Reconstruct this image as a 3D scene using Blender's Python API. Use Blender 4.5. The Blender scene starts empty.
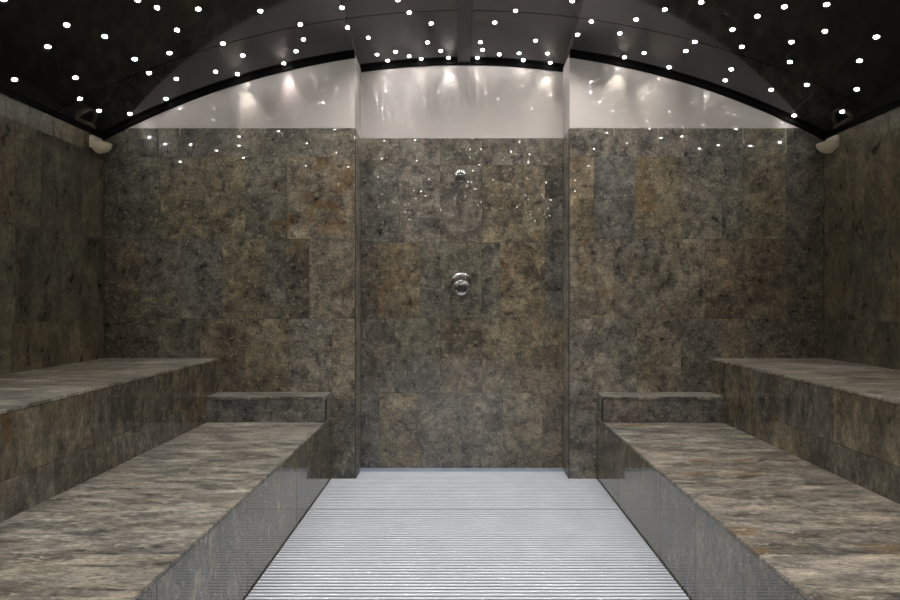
import bpy, bmesh, math, random
from mathutils import Vector, Matrix
random.seed(7)
S = bpy.context.scene
COL = S.collection
# ------------------------------------------------------------------ room dimensions (metres)
F = 438.0                      # focal length in pixels of a 900 px wide frame
CX, CY = 459.0, 300.0          # vanishing point of the room
EYE = 1.30
D = 3.2                        # distance to the back wall
DR = 3.4                       # distance to the back of the shower recess
XL, XR = -2.593, 2.666         # side walls
RL, RR = -0.761, 0.808         # recess sides
LBL, LBR = -0.935, 1.008       # faces of the lower benches
UBL, UBR = -1.760, 1.842       # faces of the upper benches
ZL, ZU, ZS = 0.447, 0.876, 0.628
YF = -3.2                      # front wall, behind the camera
TILE_TOP = 2.556
VX, VZ, VR = 0.0365, -2.455, 5.606   # barrel vault axis and radius
ROWZ = [-0.020, 0.579, 1.163, 1.747, 2.345, TILE_TOP]
def vault_z(x, r=VR): return VZ + math.sqrt(r * r - (x - VX) ** 2)

# ------------------------------------------------------------------ object helpers
def tag(o, label=None, cat=None, group=None, kind=None):
    if label: o['label'] = label
    if cat: o['category'] = cat
    if group: o['group'] = group
    if kind: o['kind'] = kind
    return o
def empty(name, loc, label, cat, group=None):
    o = bpy.data.objects.new(name, None); COL.objects.link(o)
    o.location = loc; o.empty_display_size = 0.1
    return tag(o, label, cat, group)
def link(name, bm, mats, parent=None, smooth=False, loc=None, bevel=0.0, seg=2):
    bmesh.ops.recalc_face_normals(bm, faces=list(bm.faces))
    me = bpy.data.meshes.new(name); bm.to_mesh(me); bm.free()
    for m in (mats if isinstance(mats, (list, tuple)) else [mats]): me.materials.append(m)
    if smooth:
        for p in me.polygons: p.use_smooth = True
    o = bpy.data.objects.new(name, me); COL.objects.link(o)
    if parent is not None: o.parent = parent
    if loc is not None: o.location = loc
    if bevel > 0:
        b = o.modifiers.new('bevel', 'BEVEL'); b.width = bevel; b.segments = seg
        b.limit_method = 'ANGLE'; b.angle_limit = math.radians(40)
    return o
def box(bm, lo, hi, mi=0):
    (x0, y0, z0), (x1, y1, z1) = lo, hi
    v = [bm.verts.new(p) for p in ((x0,y0,z0),(x1,y0,z0),(x1,y1,z0),(x0,y1,z0),(x0,y0,z1),(x1,y0,z1),(x1,y1,z1),(x0,y1,z1))]
    fs = []
    for q in ((0,3,2,1),(4,5,6,7),(0,1,5,4),(1,2,6,5),(2,3,7,6),(3,0,4,7)):
        f = bm.faces.new([v[i] for i in q]); f.material_index = mi; fs.append(f)
    return fs
def lathe(bm, prof, n=40, M=None, mi=0):
    """profile (radius, height) turned about the local Z axis"""
    M = M or Matrix()
    rings = []
    for r, h in prof:
        if r < 1e-6: rings.append([bm.verts.new(M @ Vector((0, 0, h)))])
        else: rings.append([bm.verts.new(M @ Vector((r*math.cos(2*math.pi*i/n), r*math.sin(2*math.pi*i/n), h))) for i in range(n)])
    for a, b in zip(rings, rings[1:]):
        for i in range(n):
            j = (i + 1) % n
            q = [a[i % len(a)], a[j % len(a)], b[j % len(b)], b[i % len(b)]]
            u = []
            for w in q:
                if w not in u: u.append(w)
            if len(u) > 2:
                f = bm.faces.new(u); f.material_index = mi

# ------------------------------------------------------------------ materials
class NT:
    def __init__(s, name):
        s.m = bpy.data.materials.new(name); s.m.use_nodes = True
        s.t = s.m.node_tree; s.t.nodes.clear()
        s.out = s.t.nodes.new('ShaderNodeOutputMaterial')
        s.b = s.t.nodes.new('ShaderNodeBsdfPrincipled')
        s.t.links.new(s.b.outputs[0], s.out.inputs[0])
    def n(s, typ, **kw):
        o = s.t.nodes.new(typ)
        for k, v in kw.items():
            if k.startswith('i_'): o.inputs[k[2:].replace('_', ' ')].default_value = v
            elif k.startswith('x'): o.inputs[int(k[1:])].default_value = v
            else: setattr(o, k, v)
        return o
    def l(s, a, b): s.t.links.new(a, b)
    def ramp(s, fac, stops):
        r = s.n('ShaderNodeValToRGB'); e = r.color_ramp.elements
        while len(e) > 2: e.remove(e[-1])
        for k, (p, c) in enumerate(stops):
            q = e[k] if k < 2 else e.new(p)
            q.position = p; q.color = c if len(c) == 4 else (*c, 1)
        s.l(fac, r.inputs[0]); return r.outputs[0]
    def mix(s, fac, a, b, blend='MIX'):
        r = s.n('ShaderNodeMix', data_type='RGBA', blend_type=blend)
        for sock, v in ((r.inputs[0], fac), (r.inputs[6], a), (r.inputs[7], b)):
            if hasattr(v, 'links'): s.l(v, sock)
            elif isinstance(v, (int, float)): sock.default_value = v
            else: sock.default_value = (*v, 1) if len(v) == 3 else v
        return r.outputs[2]
    def math(s, op, a, b=0.0, clamp=False):
        r = s.n('ShaderNodeMath', operation=op, use_clamp=clamp)
        for sock, v in ((r.inputs[0], a), (r.inputs[1], b)):
            if hasattr(v, 'links'): s.l(v, sock)
            else: sock.default_value = v
        return r.outputs[0]

def stone(name, stretch=(1, 1, 1), gain=1.0, rough=0.3, coat=0.5, fleck=0.45, contrast=1.0, dark=0.5, hue=0.38, crough=0.015):
    """polished quartzite slabs: every slab has its own 'tint' (alpha = amount of rust) and 'seed'"""
    k = NT(name)
    tint = k.n('ShaderNodeAttribute', attribute_name='tint')
    seed = k.n('ShaderNodeAttribute', attribute_name='seed')
    tc = k.n('ShaderNodeTexCoord')
    mp = k.n('ShaderNodeMapping'); mp.inputs['Scale'].default_value = stretch
    k.l(tc.outputs['Object'], mp.inputs['Vector'])
    off = k.n('ShaderNodeVectorMath', operation='SCALE'); off.inputs[0].default_value = (13.1, 7.7, 19.3)
    k.l(seed.outputs['Fac'], off.inputs['Scale'])
    add = k.n('ShaderNodeVectorMath', operation='ADD')
    k.l(mp.outputs[0], add.inputs[0]); k.l(off.outputs[0], add.inputs[1])
    P = add.outputs[0]
    def noise(scale, detail=6, r=0.6, dist=0.0, lac=2.0):
        o = k.n('ShaderNodeTexNoise'); k.l(P, o.inputs['Vector'])
        o.inputs['Scale'].default_value = scale; o.inputs['Detail'].default_value = detail
        o.inputs['Roughness'].default_value = r; o.inputs['Distortion'].default_value = dist
        return o.outputs['Fac']
    big = noise(3.6, 5, 0.6, 1.2)
    mid = noise(15, 9, 0.72, 0.35)
    fine = noise(75, 6, 0.75, 0.0)
    c = contrast
    # cloudy value changes inside a slab
    v = k.ramp(big, [(0.30, (1-0.42*c,)*3), (0.70, (1+0.22*c,)*3)])
    col = k.mix(1.0, tint.outputs['Color'], v, 'MULTIPLY')
    sw = noise(7.0, 9, 0.70, 0.6)
    col = k.mix(1.0, col, k.ramp(sw, [(0.40, (1-0.42*c, 1-0.40*c, 1-0.38*c)), (0.48, (1, 1, 1)), (0.54, (1, 1, 1)), (0.60, (1+0.34*c, 1+0.33*c, 1+0.30*c))]), 'MULTIPLY')
    v2 = k.ramp(mid, [(0.36, (1-0.55*c, 1-0.53*c, 1-0.50*c)), (0.50, (1, 1, 1)), (0.66, (1+0.40*c,)*3)])
    col = k.mix(1.0, col, v2, 'MULTIPLY')
    v3 = k.ramp(fine, [(0.38, (1-0.42*c,)*3), (0.5, (1, 1, 1)), (0.64, (1+0.42*c,)*3)])
    col = k.mix(1.0, col, v3, 'MULTIPLY')
    # hue drifts between warm brown and grey green inside a slab
    hu = noise(6.3, 6, 0.62, 1.0)
    col = k.mix(1.0, col, k.ramp(hu, [(0.32, (1+.14*hue, 1-.02*hue, 1-.26*hue)), (0.5, (1, 1, 1)), (0.68, (1-.14*hue, 1-.02*hue, 1+.03*hue))]), 'MULTIPLY')
    # dark grey-green flow marks
    wv = noise(6.0, 10, 0.74, 1.2)
    m = k.ramp(wv, [(0.53, (0, 0, 0)), (0.60, (1, 1, 1))])
    col = k.mix(k.math('MULTIPLY', m, dark), col, (0.060, 0.060, 0.048))
    # rust stains, only where the slab has some
    rs = noise(5.0, 7, 0.62, 0.8)
    thr = k.math('SUBTRACT', 0.73, k.math('MULTIPLY', tint.outputs['Alpha'], 0.30))
    rm = k.math('MULTIPLY', k.math('SUBTRACT', rs, thr), 9.0, True)
    rcol = k.ramp(mid, [(0.35, (0.060, 0.030, 0.012)), (0.6, (0.20, 0.125, 0.045))])
    col = k.mix(k.math('MULTIPLY', rm, 0.8), col, rcol)
    # pale mineral flecks
    fl = noise(34, 5, 0.62, 0.8)
    fm = k.ramp(fl, [(0.58, (0, 0, 0)), (0.64, (1, 1, 1))])
    col = k.mix(k.math('MULTIPLY', fm, fleck), col, (0.36, 0.33, 0.27))
    # small dark pits
    vo = k.n('ShaderNodeTexVoronoi'); k.l(P, vo.inputs['Vector']); vo.inputs['Scale'].default_value = 11
    pm = k.ramp(vo.outputs['Distance'], [(0.05, (1, 1, 1)), (0.085, (0, 0, 0))])
    col = k.mix(k.math('MULTIPLY', pm, 0.7), col, (0.02, 0.019, 0.016))
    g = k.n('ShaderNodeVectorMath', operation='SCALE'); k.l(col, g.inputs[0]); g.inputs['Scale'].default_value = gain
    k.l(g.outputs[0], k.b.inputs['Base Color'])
    rr = k.n('ShaderNodeMapRange'); k.l(mid, rr.inputs[0])
    rr.inputs['From Min'].default_value = 0.3; rr.inputs['From Max'].default_value = 0.7
    rr.inputs['To Min'].default_value = rough - 0.06; rr.inputs['To Max'].default_value = rough + 0.1
    k.l(rr.outputs[0], k.b.inputs['Roughness'])
    k.b.inputs['Coat Weight'].default_value = coat; k.b.inputs['Coat IOR'].default_value = 1.58
    k.b.inputs['Coat Roughness'].default_value = crough
    bp = k.n('ShaderNodeBump'); bp.inputs['Strength'].default_value = 0.06; bp.inputs['Distance'].default_value = 0.004
    k.l(mid, bp.inputs['Height']); k.l(bp.outputs[0], k.b.inputs['Normal'])
    return k.m
def plain(name, col, rough=0.5, metal=0.0, noise=0.0, nscale=20, **kw):
    k = NT(name)
    if noise:
        tc = k.n('ShaderNodeTexCoord'); nz = k.n('ShaderNodeTexNoise')
        nz.inputs['Scale'].default_value = nscale; nz.inputs['Detail'].default_value = 6
        k.l(tc.outputs['Object'], nz.inputs['Vector'])
        c = k.ramp(nz.outputs['Fac'], [(0.3, tuple(x*(1-noise) for x in col)), (0.7, tuple(min(1, x*(1+noise)) for x in col))])
        k.l(c, k.b.inputs['Base Color'])
    else: k.b.inputs['Base Color'].default_value = (*col, 1)
    k.b.inputs['Roughness'].default_value = rough; k.b.inputs['Metallic'].default_value = metal
    for a, v in kw.items(): k.b.inputs[a.replace('_', ' ')].default_value = v
    return k.m

M_WALL = stone('polished quartzite wall', gain=1.08, coat=0.7, fleck=0.6, contrast=1.12)
M_SIDE = stone('polished quartzite side wall', (1, 1, 0.5), gain=1.0, coat=0.5, fleck=0.12, contrast=0.95)
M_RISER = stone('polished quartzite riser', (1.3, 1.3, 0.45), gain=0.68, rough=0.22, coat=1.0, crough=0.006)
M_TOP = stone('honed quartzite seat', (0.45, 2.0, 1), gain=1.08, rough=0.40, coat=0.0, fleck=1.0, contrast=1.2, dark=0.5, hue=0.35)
M_GROUT = plain('dark grout', (0.035, 0.032, 0.028), 0.8, noise=0.2)
M_PLASTER = plain('pale gloss plaster', (0.56, 0.525, 0.51), 0.6, noise=0.03, nscale=4, Coat_Weight=0.4, Coat_Roughness=0.012)
M_CEIL = plain('black gloss ceiling panel', (0.012, 0.012, 0.013), 0.085, noise=0.1, nscale=2, IOR=1.75)
M_RIDGE = plain('dark grey ridge strip', (0.06, 0.06, 0.064), 0.22, noise=0.1, nscale=3)
M_BLACK = plain('matte black moulding', (0.004, 0.004, 0.004), 0.8, Specular_IOR_Level=0.08, noise=0.1)
M_MAT = plain('white plastic slats', (0.66, 0.71, 0.79), 0.28, noise=0.05, nscale=5)
M_MATGAP = plain('grey plastic mat base', (0.06, 0.06, 0.066), 0.5, noise=0.1)
M_FLOOR = plain('blue grey wet floor', (0.30, 0.36, 0.47), 0.25, noise=0.12, nscale=8)
M_CHROME = plain('polished chrome', (0.80, 0.80, 0.80), 0.17, 1.0, noise=0.04, nscale=9)
M_DARKMETAL = plain('brushed nozzle face', (0.32, 0.32, 0.32), 0.4, 0.8, noise=0.1)
M_CAP = plain('dark polished cap', (0.10, 0.10, 0.11), 0.15, 0.6, noise=0.1)
M_CREAM = plain('cream ceramic', (0.72, 0.62, 0.50), 0.4, noise=0.08, nscale=12)
M_BOWL = plain('yellowed cream bowl', (0.66, 0.58, 0.42), 0.35, noise=0.12, nscale=14)
M_BOWL_SHADOW = plain('painted bowl shadow', (0.05, 0.035, 0.02), 0.6, noise=0.2)

def star_mat():
    k = NT('glowing star lens')
    k.b.inputs['Base Color'].default_value = (1, 1, 1, 1)
    tc = k.n('ShaderNodeTexCoord'); nz = k.n('ShaderNodeTexNoise'); nz.inputs['Scale'].default_value = 3
    k.l(tc.outputs['Object'], nz.inputs['Vector'])
    k.l(k.ramp(nz.outputs['Fac'], [(0.3, (1.0, 0.95, 0.88)), (0.7, (1.0, 0.97, 0.92))]), k.b.inputs['Emission Color'])
    k.b.inputs['Emission Strength'].default_value = STAR_E
    k.m.cycles.emission_sampling = 'NONE'
    return k.m
STAR_E = 40.0

# ------------------------------------------------------------------ stone slab walls
T = dict(
 grey=(.200,.182,.148), lgrey=(.270,.248,.210), dgrey=(.130,.122,.102), blue=(.135,.138,.128),
 beige=(.265,.225,.165), olive=(.205,.168,.102), brown=(.175,.135,.085), dark=(.105,.090,.066),
 green=(.155,.150,.112), tan=(.245,.190,.115), mauve=(.175,.155,.132), ash=(.262,.250,.228), rose=(.262,.232,.203), straw=(.30,.25,.15))
_m = (.166, .152, .122)
T = {k: tuple((.62*c + .38*m) for c, m in zip(v, _m)) for k, v in T.items()}
T.update(soot=(.105, .094, .066), umber=(.138, .114, .070), moss=(.120, .109, .074))  # olive-brown stone tints, darkened in place of the dimmer light on the side walls
def slab_mesh(name, origin, u, v, n, rows, mats, parent=None, gap=0.0016, thick=0.012, back=0.03, grow=(0, 0, 0, 0), extra=None, kind=None):
    """rows: [(v0, v1, [(u0, u1, tint, rust), ...])]; slab faces lie on the plane through origin; body extends against n"""
    o_, u, v, n = Vector(origin), Vector(u), Vector(v), Vector(n)
    bm = bmesh.new()
    tl = bm.faces.layers.float_color.new('tint'); sl = bm.faces.layers.float.new('seed')
    us, vs = [], []
    for v0, v1, cells in rows:
        for u0, u1, c, r in cells:
            us += [u0, u1]; vs += [v0, v1]
            g = gap * 0.5; d = random.uniform(0, 0.0006)
            cv = T[c] if isinstance(c, str) else c
            j = random.uniform(0.93, 1.07)
            sd = random.uniform(0, 10)
            e = 0.0012
            P = lambda a, b, h: bm.verts.new(o_ + u*a + v*b + n*h)
            base = [P(u0+g, v0+g, -thick), P(u1-g, v0+g, -thick), P(u1-g, v1-g, -thick), P(u0+g, v1-g, -thick)]
            mid_ = [P(u0+g, v0+g, -e-d), P(u1-g, v0+g, -e-d), P(u1-g, v1-g, -e-d), P(u0+g, v1-g, -e-d)]
            top = [P(u0+g+e, v0+g+e, -d), P(u1-g-e, v0+g+e, -d), P(u1-g-e, v1-g-e, -d), P(u0+g+e, v1-g-e, -d)]
            fs = [bm.faces.new(top)]
            for A, B in ((base, mid_), (mid_, top)):
                for i in range(4):
                    k = (i+1) % 4
                    fs.append(bm.faces.new([A[i], A[k], B[k], B[i]]))
            for f in fs:
                f[tl] = (cv[0]*j, cv[1]*j, cv[2]*j, r); f[sl] = sd
    u0, u1, v0, v1 = min(us) - grow[0], max(us) + grow[1], min(vs) - grow[2], max(vs) + grow[3]
    P = lambda a, b, h: bm.verts.new(o_ + u*a + v*b + n*h)
    lo = [P(u0,v0,-back), P(u1,v0,-back), P(u1,v1,-back), P(u0,v1,-back)]
    h = -0.0035
    hi = [P(u0,v0,h), P(u1,v0,h), P(u1,v1,h), P(u0,v1,h)]
    for q in ([hi[0],hi[1],hi[2],hi[3]], [lo[3],lo[2],lo[1],lo[0]]) + tuple([lo[i],lo[(i+1)%4],hi[(i+1)%4],hi[i]] for i in range(4)):
        f = bm.faces.new(q); f.material_index = 1
    if extra: extra(bm)
    o = link(name, bm, mats, parent)
    if kind: o['kind'] = kind
    return o
K, KR = D / F, DR / F
def cells(px, cols, k):                # photographed seams -> metres along the wall
    out = []
    for a, b, c in zip(px, px[1:], cols):
        c, r = (c if isinstance(c, tuple) else (c, 0.12))
        out.append((a if False else (a - CX) * k, (b - CX) * k, c, r))
    return out
def clampx(cs, lo, hi):
    return [(max(a, lo), min(b, hi), c, r) for a, b, c, r in cs if min(b, hi) - max(a, lo) > 0.004]
WM = [M_WALL, M_GROUT]
M_SMEAR = plain('pale grout smear', (0.42, 0.38, 0.30), 0.7, noise=0.25, nscale=30)
def smears(lst):                       # joints of the top row filled with pale grout
    def f(bm):
        for px, y0, y1 in lst:
            x = (px - CX) * K
            box(bm, (x - 0.0028, D - 0.0008, EYE + (CY - y1) * K), (x + 0.0028, D + 0.004, EYE + (CY - y0) * K), 2)
    return f
rows_left = [
 ([90,125,158,180,222,265,309,360], ['grey','dgrey','grey','mauve','grey','green','grey']),   # top (row 4 in height)
 ([90,118,160,205,245,287,360], ['dark','green',('olive',.35),'olive',('green',.55),('beige',.75)]),
 ([90,140,180,222,265,286,309,360], [('brown',.3),'grey','blue','olive','dgrey',('dark',.6),'beige']),
 ([90,125,158,200,245,288,332,360], ['dark','dark','green','brown','olive','lgrey','beige']),
 ([90,140,180,222,265,308,331,360], ['dark','dark','dgrey','brown','grey','dgrey','dgrey'])]
rows_right = [
 ([565,614,658,701,743,786,840], ['mauve','mauve','mauve','dgrey','olive','dgrey']),
 ([565,594,635,682,722,743,786,806,840], [('tan',.4),'blue',('olive',.75),'grey','dgrey','olive','dgrey','dark']),
 ([565,615,660,705,745,787,840], [('beige',.7),'grey','beige',('brown',.3),'brown','dark']),
 ([565,594,637,681,723,745,787,840], ['lgrey','lgrey','beige','dgrey','brown','dark','dark']),
 ([565,597,640,682,724,766,840], ['mauve','grey','grey','brown','dark','dark'])]
rows_rec = [
 ([355,399,440,482,523,568], ['grey','lgrey','green','mauve','grey']),
 ([355,399,440,482,524,545,568], ['blue','lgrey','mauve',('olive',.35),'olive','dgrey']),
 ([355,378,420,440,482,500,545,568], [('dark',.3),('tan',.6),'dgrey','green','dgrey',('tan',.55),'blue']),
 ([355,395,440,482,520,568], ['grey',('green',.3),('brown',.35),'olive','tan']),
 ([355,379,420,462,503,543,568], ['blue','olive','grey','grey','olive','brown'])]
def wall_rows(tab, k, lo, hi):
    rz = ROWZ[::-1]
    out = []
    for i, (px, cols) in enumerate(tab):
        cs = cells(px, cols, k)
        cs = clampx(cs, lo, hi)
        out.append((rz[i+1] - EYE, rz[i] - EYE, cs))
    return out
def auto_rows(lo, hi, pal, zs=None, w=0.292, start=0.0, rust=0.15):
    out = []
    zs = zs or ROWZ
    for z0, z1 in zip(zs, zs[1:]):
        a = lo; cs = []
        nxt = lo + random.uniform(0.12, w)
        while a < hi - 1e-6:
            b = min(hi, nxt)
            if hi - b < 0.05: b = hi
            r = rust if random.random() < 0.75 else 0.5
            cs.append((a, b, random.choice(pal), r)); a = b; nxt = b + w * random.choice((1, 1, 1, 0.55))
        out.append((z0, z1, cs))
    return out
# back wall left and right of the recess, with the returns of the recess
slab_mesh('wall_back_left', (0, D, EYE), (1,0,0), (0,0,1), (0,-1,0), wall_rows(rows_left, K, XL, RL), WM + [M_SMEAR], extra=smears([(180, 128.3, 136), (265, 128.3, 134)]), grow=(.08, 0, .06, 0), kind='structure')
slab_mesh('wall_back_right', (0, D, EYE), (1,0,0), (0,0,1), (0,-1,0), wall_rows(rows_right, K, RR, XR), WM + [M_SMEAR], extra=smears([(614, 128.3, 136), (658, 128.3, 144), (743, 128.3, 140), (786, 128.3, 153)]), grow=(0, .08, .06, 0), kind='structure')
slab_mesh('wall_recess_back', (0, DR, EYE), (1,0,0), (0,0,1), (0,-1,0), wall_rows(rows_rec, KR, RL, RR), WM, grow=(.08, .08, .06, 0), kind='structure')
ret = [(z0, z1, [(D+0.0005, DR-0.001, c, 0.1)]) for z0, z1, c in zip(ROWZ, ROWZ[1:], ('grey','lgrey','lgrey','lgrey','lgrey'))]
slab_mesh('wall_recess_left', (RL, 0, 0), (0,1,0), (0,0,1), (1,0,0), ret, WM, grow=(-.004, .05, .06, 0), kind='structure')
slab_mesh('wall_recess_right', (RR, 0, 0), (0,1,0), (0,0,1), (-1,0,0), ret, WM, grow=(-.004, .05, .06, 0), kind='structure')
PAL = ['soot','umber','moss','soot','moss','umber']
SZ = ROWZ[:-1] + [2.476]
slab_mesh('wall_left', (XL, 0, 0), (0,1,0), (0,0,1), (1,0,0), auto_rows(YF, D, PAL, SZ), [M_SIDE, M_GROUT], grow=(.06, .08, .06, .06), kind='structure')
random.seed(21)
slab_mesh('wall_right', (XR, 0, 0), (0,1,0), (0,0,1), (-1,0,0), auto_rows(YF, D, PAL, SZ), [M_SIDE, M_GROUT], grow=(.06, .08, .06, .06), kind='structure')

# pale gable above the slabs
def gable(bm, x0, x1, y, z0=TILE_TOP, n=40, th=0.03):
    x0c = x0; x1c = x1
    lim = math.sqrt(VR**2 - (z0 - VZ)**2) - 0.002
    x0c, x1c = max(x0, VX - lim), min(x1, VX + lim)
    top, bot = [], []
    for i in range(n + 1):
        x = x0c + (x1c - x0c) * i / n
        top.append((x, max(z0, vault_z(x) + 0.004))); bot.append((x, z0))
    V = lambda p, yy: bm.verts.new((p[0], yy, p[1]))
    ft, fb = [V(p, y) for p in top], [V(p, y) for p in bot]
    bt, bb = [V(p, y + th) for p in top], [V(p, y + th) for p in bot]
    for i in range(n):
        bm.faces.new([fb[i], fb[i+1], ft[i+1], ft[i]]); bm.faces.new([bb[i+1], bb[i], bt[i], bt[i+1]])
        bm.faces.new([ft[i], ft[i+1], bt[i+1], bt[i]]); bm.faces.new([fb[i+1], fb[i], bb[i], bb[i+1]])
    for i in (0, n):
        bm.faces.new([fb[i], ft[i], bt[i], bb[i]])
bm = bmesh.new(); gable(bm, XL, RL, D)
tag(link('wall_gable_left', bm, M_PLASTER), kind='structure')
bm = bmesh.new(); gable(bm, RR, XR, D)
tag(link('wall_gable_right', bm, M_PLASTER), kind='structure')
bm = bmesh.new(); gable(bm, RL, RR, DR)
for x0, x1 in ((RL - 0.03, RL), (RR, RR + 0.03)):
    box(bm, (x0, D + 0.0305, TILE_TOP), (x1, DR + 0.03, vault_z((x0+x1)/2) + 0.002))
    box(bm, (x0 if x1 == RL else RR, D, TILE_TOP), (x1 if x1 == RL else RR + 0.0004, D + 0.031, vault_z(RL) + 0.002)) if False else None
tag(link('wall_gable_recess', bm, M_PLASTER), kind='structure')

# ------------------------------------------------------------------ floor, benches
bm = bmesh.new(); box(bm, (XL - 0.03, YF - 0.03, -0.10), (XR + 0.03, DR + 0.03, -0.020))
tag(link('floor', bm, M_FLOOR), kind='structure')

bm = bmesh.new(); box(bm, (RL + 0.001, 3.329, -0.0205), (RR - 0.001, DR - 0.001, -0.002))
tag(link('trim_6', bm, M_FLOOR, bevel=0.002), kind='structure')

def slat_mat(y0, y1, x0, x1, notch, label):
    root = empty('slatted_floor_mat', ((x0+x1)/2, (y0+y1)/2, -0.020), label, 'floor mat', 'white slatted floor mats')
    R = root.location
    bm = bmesh.new(); pitch = 0.0222
    n = int(round((y1 - y0) / pitch)); pitch = (y1 - y0) / n
    for i in range(n):
        a, b = y0 + i * pitch + 0.0036, y0 + (i + 1) * pitch - 0.0036
        xa, xb = (x0, x1)
        if (a + b) / 2 > D - 0.004: xa, xb = notch
        # rounded slat profile
        w = (b - a) / 2; c = (a + b) / 2
        prof = [(-0.4*w, -0.0145), (-0.55*w, -0.006), (-0.97*w, -0.0042), (-w, -0.0030), (-0.85*w, -0.0012), (-0.5*w, -0.0002), (0.5*w, -0.0002), (0.85*w, -0.0012), (w, -0.0030), (0.97*w, -0.0042), (0.55*w, -0.006), (0.4*w, -0.0145)]
        A = [bm.verts.new(Vector((xa, c + p, q)) - R) for p, q in prof]
        B = [bm.verts.new(Vector((xb, c + p, q)) - R) for p, q in prof]
        m = len(prof)
        for j in range(m): bm.faces.new([A[j], A[(j+1) % m], B[(j+1) % m], B[j]])
        bm.faces.new(A[::-1]); bm.faces.new(B)
    link('slats', bm, M_MAT, root)
    bm = bmesh.new()
    ye = min(y1, D - 0.004)
    box(bm, Vector((x0 + 0.004, y0 + 0.001, -0.020)) - R, Vector((x1 - 0.004, ye, -0.013)) - R)
    if y1 > D: box(bm, Vector((notch[0] + 0.004, ye, -0.020)) - R, Vector((notch[1] - 0.004, y1 - 0.001, -0.013)) - R)
    link('mat_base', bm, M_MATGAP, root)
    return root
MX0, MX1 = LBL + 0.006, LBR - 0.006
SEAM = 2.727
slat_mat(SEAM + 0.003, 3.325, MX0, MX1, (RL + 0.012, RR - 0.012), 'far white slatted floor mat reaching into the shower recess')
slat_mat(YF + 0.02, SEAM - 0.003, MX0, MX1, None, 'near white slatted floor mat between the two lower benches, in front of the cross seam')

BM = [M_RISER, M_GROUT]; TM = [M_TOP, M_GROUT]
def bench(name, label, cat, side, xf, xb, z0, z1, y1, pal_r, pal_t, zrows, rustt=0.08, group=None):
    """side +1: bench on the left, its face looks towards +X; xf face, xb rear edge"""
    root = empty(name, ((xf+xb)/2, (YF+y1)/2, z0), label, cat, group)
    R = Vector(root.location)
    th = 0.014; ov = 0.002
    # riser
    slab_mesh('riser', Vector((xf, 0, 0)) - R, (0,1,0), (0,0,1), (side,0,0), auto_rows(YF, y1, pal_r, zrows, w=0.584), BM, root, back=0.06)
    # seat slabs, laid across the bench with their grain running across it
    a, b = sorted((xf + side*ov, xb))
    rows = []; y = YF
    while y < y1 - 1e-6:
        ny = min(y1, y + 0.292)
        if y1 - ny < 0.06: ny = y1
        rows.append((y, ny, [(a, b, random.choice(pal_t), rustt if random.random() < .7 else .6)])); y = ny
    slab_mesh('seat', Vector((0, 0, z1)) - R, (1,0,0), (0,1,0), (0,0,1), rows, TM, root, thick=th, back=th, gap=0.0016, grow=(-.004, -.004, -.001, -.001))
    return root
PT = ['ash','ash','lgrey','ash','straw','ash']
PR = ['grey','olive','green','mauve','dgrey']
random.seed(5)
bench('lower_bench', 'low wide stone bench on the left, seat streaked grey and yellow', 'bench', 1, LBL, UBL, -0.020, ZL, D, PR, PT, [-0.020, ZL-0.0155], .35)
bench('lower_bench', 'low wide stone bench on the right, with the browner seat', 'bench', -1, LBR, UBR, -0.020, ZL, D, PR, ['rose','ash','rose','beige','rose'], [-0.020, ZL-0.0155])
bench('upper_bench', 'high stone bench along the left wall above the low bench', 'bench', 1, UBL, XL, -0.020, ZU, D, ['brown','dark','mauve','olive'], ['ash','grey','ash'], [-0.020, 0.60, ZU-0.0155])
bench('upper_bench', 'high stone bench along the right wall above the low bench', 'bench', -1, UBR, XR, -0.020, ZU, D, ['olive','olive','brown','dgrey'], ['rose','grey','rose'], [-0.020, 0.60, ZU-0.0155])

def ledge(side, xf, xb, label):
    y0 = D - 0.15
    root = empty('stone_ledge', ((xf+xb)/2, (y0+D)/2, ZL), label, 'ledge', 'stone ledges at the ends of the low benches')
    R = Vector(root.location); th = 0.02
    a, b = sorted((xf, xb)); m = a + (b - a) * 0.42
    cs = [(a, m, (.13,.132,.125), .05), (m, b, (.17,.168,.155), .05)] if side > 0 else [(a, m, (.175,.16,.142), .05), (m, b, (.13,.126,.12), .05)]
    slab_mesh('riser', Vector((0, y0, 0)) - R, (1,0,0), (0,0,1), (0,-1,0), [(ZL, ZS - th, cs)], [M_WALL, M_GROUT], root, back=0.05)
    slab_mesh('end_panel', Vector((xf, 0, 0)) - R, (0,1,0), (0,0,1), (side,0,0), [(ZL, ZS - th, [(y0 + 0.001, D, 'grey', .1)])], [M_WALL, M_GROUT], root, back=0.05)
    slab_mesh('top_slab', Vector((0, 0, ZS)) - R, (1,0,0), (0,1,0), (0,0,1), [(y0 - 0.004, D, [(a - (0.004 if side < 0 else 0), b + (0.004 if side > 0 else 0), 'ash', .1)])], TM, root, thick=th, back=th, grow=(-.004, -.004, -.004, -.001))
    return root
ledge(1, LBL, UBL, 'short raised stone ledge at the far end of the left low bench')
ledge(-1, LBR, UBR, 'short raised stone ledge at the far end of the right low bench')

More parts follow.
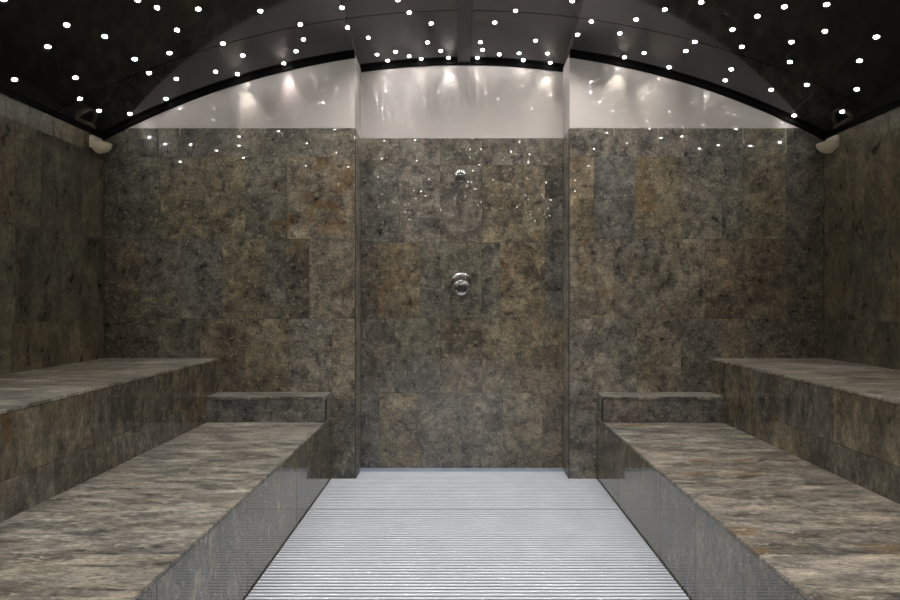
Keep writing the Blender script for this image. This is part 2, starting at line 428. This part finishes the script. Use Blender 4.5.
# ------------------------------------------------------------------ vaulted ceiling
A0 = math.asin((XL - 0.02 - VX) / VR); A1 = math.asin((XR + 0.02 - VX) / VR)
def arc(bm, a0, a1, y0, y1, r0, r1, n=64):
    """curved plate between two radii"""
    P = lambda a, r, y: bm.verts.new((VX + r*math.sin(a), y, VZ + r*math.cos(a)))
    L = []
    for i in range(n + 1):
        a = a0 + (a1 - a0) * i / n
        L.append((P(a, r0, y0), P(a, r0, y1), P(a, r1, y1), P(a, r1, y0)))
    for s, t in zip(L, L[1:]):
        for k in range(4): bm.faces.new([s[k], s[(k+1) % 4], t[(k+1) % 4], t[k]])
    bm.faces.new(L[0][::-1]); bm.faces.new(L[-1])
ridge = 0.05 / VR
bm = bmesh.new()
g = 0.0025
ys = [YF - 0.03, -0.2, 1.3, 2.8, DR + 0.03]
for y0, y1 in zip(ys, ys[1:]):
    arc(bm, A0, -ridge, y0 + g, y1 - g, VR, VR + 0.02, 48); arc(bm, ridge, A1, y0 + g, y1 - g, VR, VR + 0.02, 48)
arc(bm, A0, A1, YF - 0.03, DR + 0.03, VR + 0.021, VR + 0.05, 96)
o = link('ceiling', bm, M_CEIL); tag(o, kind='structure')
for p in o.data.polygons: p.use_smooth = abs(p.normal.y) < 0.5
o.data.set_sharp_from_angle(angle=math.radians(30))
bm = bmesh.new(); arc(bm, -ridge * 0.97, ridge * 0.97, YF, DR - 0.012, VR - 0.016, VR + 0.02, 6)
tag(link('trim_ridge', bm, M_RIDGE), kind='structure')
# black mouldings where the vault meets the walls
AL, AR = math.asin((RL - VX) / VR), math.asin((RR - VX) / VR)
for nm, a0, a1, y in (('trim_1', A0, AL, D), ('trim_2', AR, A1, D), ('trim_3', AL, AR, DR)):
    bm = bmesh.new(); arc(bm, a0, a1, y - 0.016, y - 0.0005, VR - 0.028, VR, 48)
    tag(link(nm, bm, M_BLACK), kind='structure')
for nm, x, s in (('trim_4', XL, 1), ('trim_5', XR, -1)):
    bm = bmesh.new(); xa, xb = sorted((x, x + s*0.014))
    box(bm, (xa, YF, 2.474), (xb, D - 0.017, 2.502)); tag(link(nm, bm, M_BLACK), kind='structure')

# ------------------------------------------------------------------ front wall, behind the camera
random.seed(33)
slab_mesh('wall_front', (0, YF, 0), (1,0,0), (0,0,1), (0,1,0), auto_rows(XL, XR, PAL), WM, grow=(.06, .06, .06, 0), kind='structure')
bm = bmesh.new(); gable(bm, XL, XR, YF - 0.03, TILE_TOP - 0.02)
tag(link('wall_gable_front', bm, M_PLASTER), kind='structure')

# ------------------------------------------------------------------ star lights
STARS = [
 (66.7,25),(104.7,36.5),(47.8,46.7),(14.5,79.5),(75.5,77.7),(79.8,98.7),(137.7,0),(134.8,59),(149,73),(3,-1),
 (157,7.7),(198.3,9),(177,30),(169.5,53),(176.3,78.8),(166,98.7),(223,43.5),(242.8,55.5),(215.7,71.7),(237.3,74),
 (99,110.7),(130,113.7),(260.3,11),(300.3,24.3),(342,7.7),(347.5,27.5),(303.3,39.3),(296,51.2),(283.8,63.3),
 (368.2,37.7),(409.3,12.5),(431.2,23.3),(427.5,42.3),(377,54.5),(395.5,51.7),(387.7,60.5),(409,56.2),(421.2,59.2),
 (440.7,50.8),(448.5,60),(397.7,0),(480.3,42.2),(482.5,49.8),(477.3,58.3),
 (515.5,10.7),(494.8,22.5),(535.5,40.5),(499.2,54.3),(519.2,53.3),(523.2,60.2),(547.5,53.5),(550.2,66),(572.3,1),
 (591.3,21.5),(577.5,34.5),(636.2,19.5),(619.8,33.3),(624.5,57.2),(644.2,53),(669.2,67.2),(685.8,51),(694.8,41.8),
 (664.8,9.5),(701.3,2.2),(757.3,16.3),(784.5,6.8),(732.5,29.5),(741.8,46.8),(791.5,42),(790,62),(731.3,69.3),
 (725.2,80.3),(771.2,89.7),(806.7,84.8),(826.7,4.5),(825,31.2),(876.3,37),(859.5,60.7),(856.8,89.3),(794.3,116.7),(842.3,111.7)]
def vault_hit(px, py):
    a, b = (px - CX) / F, (CY - py) / F
    # (a t - VX)^2 + (EYE + b t - VZ)^2 = VR^2
    A = a*a + b*b; B = -2*a*VX + 2*b*(EYE - VZ); Cc = VX*VX + (EYE - VZ)**2 - VR*VR
    t = (-B + math.sqrt(B*B - 4*A*Cc)) / (2*A)
    x = a * t
    wall = DR if RL + 0.03 < x < RR - 0.03 else D
    if t > wall - 0.055:
        t = wall - 0.055; x = a * t
    x = min(max(x, XL + 0.05), XR - 0.05)
    return x, t
ORD = ['', 'first','second','third','fourth','fifth','sixth','seventh','eighth','ninth','tenth','eleventh','twelfth','thirteenth',
       'fourteenth','fifteenth','sixteenth','seventeenth','eighteenth','nineteenth','twentieth','twenty-first','twenty-second','twenty-third',
       'twenty-fourth','twenty-fifth','twenty-sixth','twenty-seventh','twenty-eighth','twenty-ninth','thirtieth','thirty-first','thirty-second']
def zone(px): return 0 if px < 352 else 1 if px < 463 else 2 if px < 570 else 3
ZN = ['vault left of the recess', 'recess vault left of the ridge', 'recess vault right of the ridge', 'vault right of the recess']
byz = {z: sorted([s for s in STARS if zone(s[0]) == z]) for z in range(4)}
M_STAR = star_mat()
bm = bmesh.new()
rad = 0.0122
lathe(bm, [(0, -0.0058), (rad*0.45, -0.0050), (rad*0.8, -0.0030), (rad, 0.0), (rad, 0.004), (0, 0.004)], 20)
star = link('star_light', bm, M_STAR, smooth=True)
def lamp(name, watts, deg):
    ld = bpy.data.lights.new(name, 'SPOT')
    ld.energy = watts; ld.spot_size = math.radians(deg); ld.spot_blend = 1.0; ld.shadow_soft_size = 0.009
    ld.color = (1.0, 0.95, 0.88)
    return ld
WIDE = lamp('star_glow', 3.6, 138)
SOFT = lamp('star_glow_soft', 1.3, 120)    # the outer ones are dimmer       # most stars throw a wide glow
def beam(watts, col):               # those close to the back wall throw a narrow beam down it
    l = lamp('star_beam', watts, 58); l.color = col; return l
FAINT = lamp('star_glimmer', 0.08, 90)
WARM, PINK, WHITE = (1.0, .93, .78), (1.0, .84, .80), (1.0, .96, .92)
BEAMS = {(237.3,74): (4.5, WARM, 250, 114), (283.8,63.3): (4, PINK, 289, 92), (421.2,59.2): (3, WHITE, 416, 106), (387.7,60.5): (3, WHITE, 382, 108), (409,56.2): (4, WHITE, 400, 116),
         (448.5,60): (4.5, WHITE, 450, 90), (477.3,58.3): (1.5, WARM, 484, 104), (550.2,66): (4, WARM, 543, 94), (624.5,57.2): (3.5, WARM, 615, 92), (644.2,53): (5, WARM, 656, 110)}
def place_star(x, y, label, group, first, ld=None, aim=None):
    ld = ld or (WIDE if abs(x - VX) < 1.25 else SOFT)
    o = star if first else star.copy()
    if not first: COL.objects.link(o)
    z = vault_z(x)
    n = Vector((x - VX, 0, z - VZ)).normalized()
    o.location = Vector((x, y, z)) - n * 0.0006
    o.rotation_euler = Vector((0,0,1)).rotation_difference(n).to_euler()
    tag(o, label, 'star light', group)
    L = bpy.data.objects.new('star_beam', ld); COL.objects.link(L)
    L.parent = o; L.location = (0, 0, -0.0075)
    if aim is not None:
        d = (Vector(aim) - o.location).normalized()
        d = o.rotation_euler.to_matrix().transposed() @ d
        L.rotation_euler = Vector((0, 0, -1)).rotation_difference(d).to_euler()
n_ = 0
for z in range(4):
    N = len(byz[z])
    for i, (px, py) in enumerate(byz[z]):
        x, y = vault_hit(px, py)
        if i < (N + 1) // 2: w = ORD[i + 1] + ' from the left' if i else 'leftmost'
        else:
            j = N - i; w = ORD[j] + ' from the right' if j > 1 else 'rightmost'
        wall = DR if RL < x < RR else D
        ld = FAINT if wall - y < 0.28 else None; aim = None
        if (px, py) in BEAMS:
            wt, cl, ax, ay = BEAMS[(px, py)]
            ld = beam(wt * 0.42, cl); aim = ((ax - CX) * wall / F, wall, EYE + (CY - ay) * wall / F)
        place_star(x, y, f'white star light, {w} on the {ZN[z]}', 'star lights in the black vault', n_ == 0, ld, aim); n_ += 1
# the same starry ceiling goes on over the camera
random.seed(11)
pts = []
for r in range(11):
    for c in range(10):
        y = 1.9 - r * 0.46 + random.uniform(-.15, .15)
        x = XL + 1.0 + c * (XR - XL - 2.0) / 9 + random.uniform(-.18, .18)
        b = (vault_z(x) - EYE) / max(y, 0.01)
        if y > 0 and CY - F * b > -14: continue
        if abs(x - VX) < 0.08: x += 0.16
        if y > YF + 0.1: pts.append((x, y))
for x, y in pts:
    place_star(x, y, 'small round white star light in the part of the black vault above the camera', 'star lights above the camera', False)

# ------------------------------------------------------------------ shower fittings on the recess wall
def along_y(loc): return Matrix.Translation(loc) @ Matrix.Rotation(math.radians(90), 4, 'X')   # local +Z -> -Y
zs_, xs_ = EYE + (CY - 176) * KR, (460.6 - CX) * KR
root = empty('showerhead', (xs_, DR + 0.002, zs_), 'small chrome shower head high on the recess wall', 'shower head')
I = along_y((0, 0, 0))
bm = bmesh.new(); lathe(bm, [(0, -0.0), (0.043, 0), (0.045, 0.006), (0.041, 0.012), (0.028, 0.020), (0.020, 0.028), (0, 0.028)], 40, I)
root.scale = (1.12, 1.12, 1.12)
link('wall_flange', bm, M_CHROME, root, True)
bm = bmesh.new(); lathe(bm, [(0, 0.026), (0.014, 0.026), (0.014, 0.046), (0.018, 0.05), (0.024, 0.058), (0.026, 0.068), (0.022, 0.08), (0, 0.088)], 32, I)
link('ball_joint', bm, M_CHROME, root, True)
H = Matrix.Translation((0, -0.070, 0.006)) @ Matrix.Rotation(math.radians(166), 4, 'X')
bm = bmesh.new(); lathe(bm, [(0, -0.022), (0.016, -0.020), (0.030, -0.011), (0.041, 0.003), (0.047, 0.019), (0.049, 0.034), (0.047, 0.041), (0.038, 0.043), (0, 0.043)], 40, H)
hd = link('spray_head', bm, M_CHROME, root, True)
bm = bmesh.new()
lathe(bm, [(0, 0.0432), (0.036, 0.0432), (0.034, 0.0455), (0, 0.0465)], 32, H)
for ring, cnt in ((0.011, 6), (0.023, 12)):
    for i in range(cnt):
        a = 2*math.pi*i/cnt
        lathe(bm, [(0.0022, 0.045), (0.0018, 0.049), (0, 0.049)], 8, H @ Matrix.Translation((ring*math.cos(a), ring*math.sin(a), 0)))
tag(link('spray_face', bm, M_DARKMETAL, hd, True), 'dull nozzle face')

zt, xt = EYE + (CY - 283.2) * KR, (461.3 - CX) * KR
root = empty('shower_valve', (xt, DR + 0.002, zt), 'round chrome shower valve with a knob on the recess wall', 'shower valve')
bm = bmesh.new(); lathe(bm, [(0, 0), (0.074, 0), (0.076, 0.004), (0.073, 0.010), (0.068, 0.0125), (0.050, 0.014), (0.036, 0.0145), (0, 0.0145)], 48, I)
root.scale = (1.1, 1.1, 1.1)
link('escutcheon', bm, M_CHROME, root, True)
Kn = Matrix.Translation((0, -0.012, -0.034)) @ Matrix.Rotation(math.radians(90), 4, 'X')
bm = bmesh.new(); lathe(bm, [(0, 0.000), (0.040, 0.000), (0.042, 0.014), (0.050, 0.020), (0.054, 0.028), (0.054, 0.044), (0.050, 0.051), (0.042, 0.053), (0.037, 0.049), (0, 0.049)], 48, Kn)
kn = link('knob', bm, M_CHROME, root, True)
bm = bmesh.new(); lathe(bm, [(0, 0.0485), (0.035, 0.0485), (0.033, 0.053), (0.02, 0.056), (0, 0.057)], 36, Kn)
tag(link('knob_cap', bm, M_CAP, kn, True), 'dark cap of the knob')
bm = bmesh.new(); lathe(bm, [(0, 0.026), (0.011, 0.028), (0.013, 0.045), (0.017, 0.054), (0.018, 0.064), (0.013, 0.074), (0, 0.078)], 24, Kn @ Matrix.Translation((0, 0.036, 0)))
link('lever', bm, M_CHROME, kn, True)

# ------------------------------------------------------------------ cream fittings in the two upper corners
def corner_lamp(xw, s, label):
    root = empty('corner_wall_lamp', (xw, 3.11, 2.40), label, 'wall lamp', 'cream lamps in the upper corners')
    bm = bmesh.new(); box(bm, (min(0, s*0.03), -0.046, -0.030), (max(0, s*0.03), 0.046, 0.058))
    link('back_plate', bm, M_CREAM, root, bevel=0.010, seg=3)
    # half bowl, open at the top
    bm = bmesh.new(); nu, nv = 24, 10
    def P(i, j, k):
        t = math.pi * i / nu - math.pi / 2; f = (math.pi / 2) * j / nv
        return Vector((s*(0.026 + (0.095*k) * math.cos(t) * math.cos(f)), 0.062*k * math.sin(t) * math.cos(f), 0.012 - 0.070*k * math.sin(f)))
    G = [[[bm.verts.new(P(i, j, k)) for j in range(nv + 1)] for i in range(nu + 1)] for k in (1.0, 0.9)]
    for g_ in G:
        for i in range(nu):
            for j in range(nv):
                bm.faces.new([g_[i][j], g_[i+1][j], g_[i+1][j+1], g_[i][j+1]])
    for i in range(nu): bm.faces.new([G[0][i][0], G[0][i+1][0], G[1][i+1][0], G[1][i][0]])
    bmesh.ops.remove_doubles(bm, verts=bm.verts, dist=1e-5)
    link('bowl', bm, M_BOWL, root, True)
    bm = bmesh.new()
    pts_ = [(s*(0.028 + 0.073*math.cos(math.pi*i/16 - math.pi/2)), 0.047*math.sin(math.pi*i/16 - math.pi/2)) for i in range(17)]
    for zz in (-0.004, 0.004): pass
    a_ = [bm.verts.new((x, y, -0.012)) for x, y in pts_]; b_ = [bm.verts.new((x, y, -0.002)) for x, y in pts_]
    bm.faces.new(a_); bm.faces.new(b_[::-1])
    for i in range(17): bm.faces.new([a_[i], a_[(i+1) % 17], b_[(i+1) % 17], b_[i]])
    tag(link('bowl_shadow_plate', bm, M_BOWL_SHADOW, root), 'dark plate for the shadow inside the bowl')  # dark plate stands in for the shadow inside the open bowl
    return root
corner_lamp(XL, 1, 'cream bowl-shaped wall lamp high in the left back corner')
corner_lamp(XR, -1, 'cream bowl-shaped wall lamp high in the right back corner')

# ------------------------------------------------------------------ light, camera, view
w = bpy.data.worlds.new('dim hall'); S.world = w; w.use_nodes = True
w.node_tree.nodes['Background'].inputs[0].default_value = (0.75, 0.85, 1.0, 1)
w.node_tree.nodes['Background'].inputs[1].default_value = 0.0
cam = bpy.data.cameras.new('camera'); co = bpy.data.objects.new('camera', cam); COL.objects.link(co)
co.location = (0, 0, EYE); co.rotation_euler = (math.radians(90), 0, 0)
cam.sensor_width = 36.0; cam.lens = 36.0 * F / 900.0; cam.shift_x = -(CX - 450) / 900.0; cam.clip_start = 0.02
S.camera = co
S.view_settings.view_transform = 'Standard'; S.view_settings.look = 'None'
S.view_settings.gamma = 1.0; S.view_settings.use_curve_mapping = False
S.view_settings.exposure = 0.92
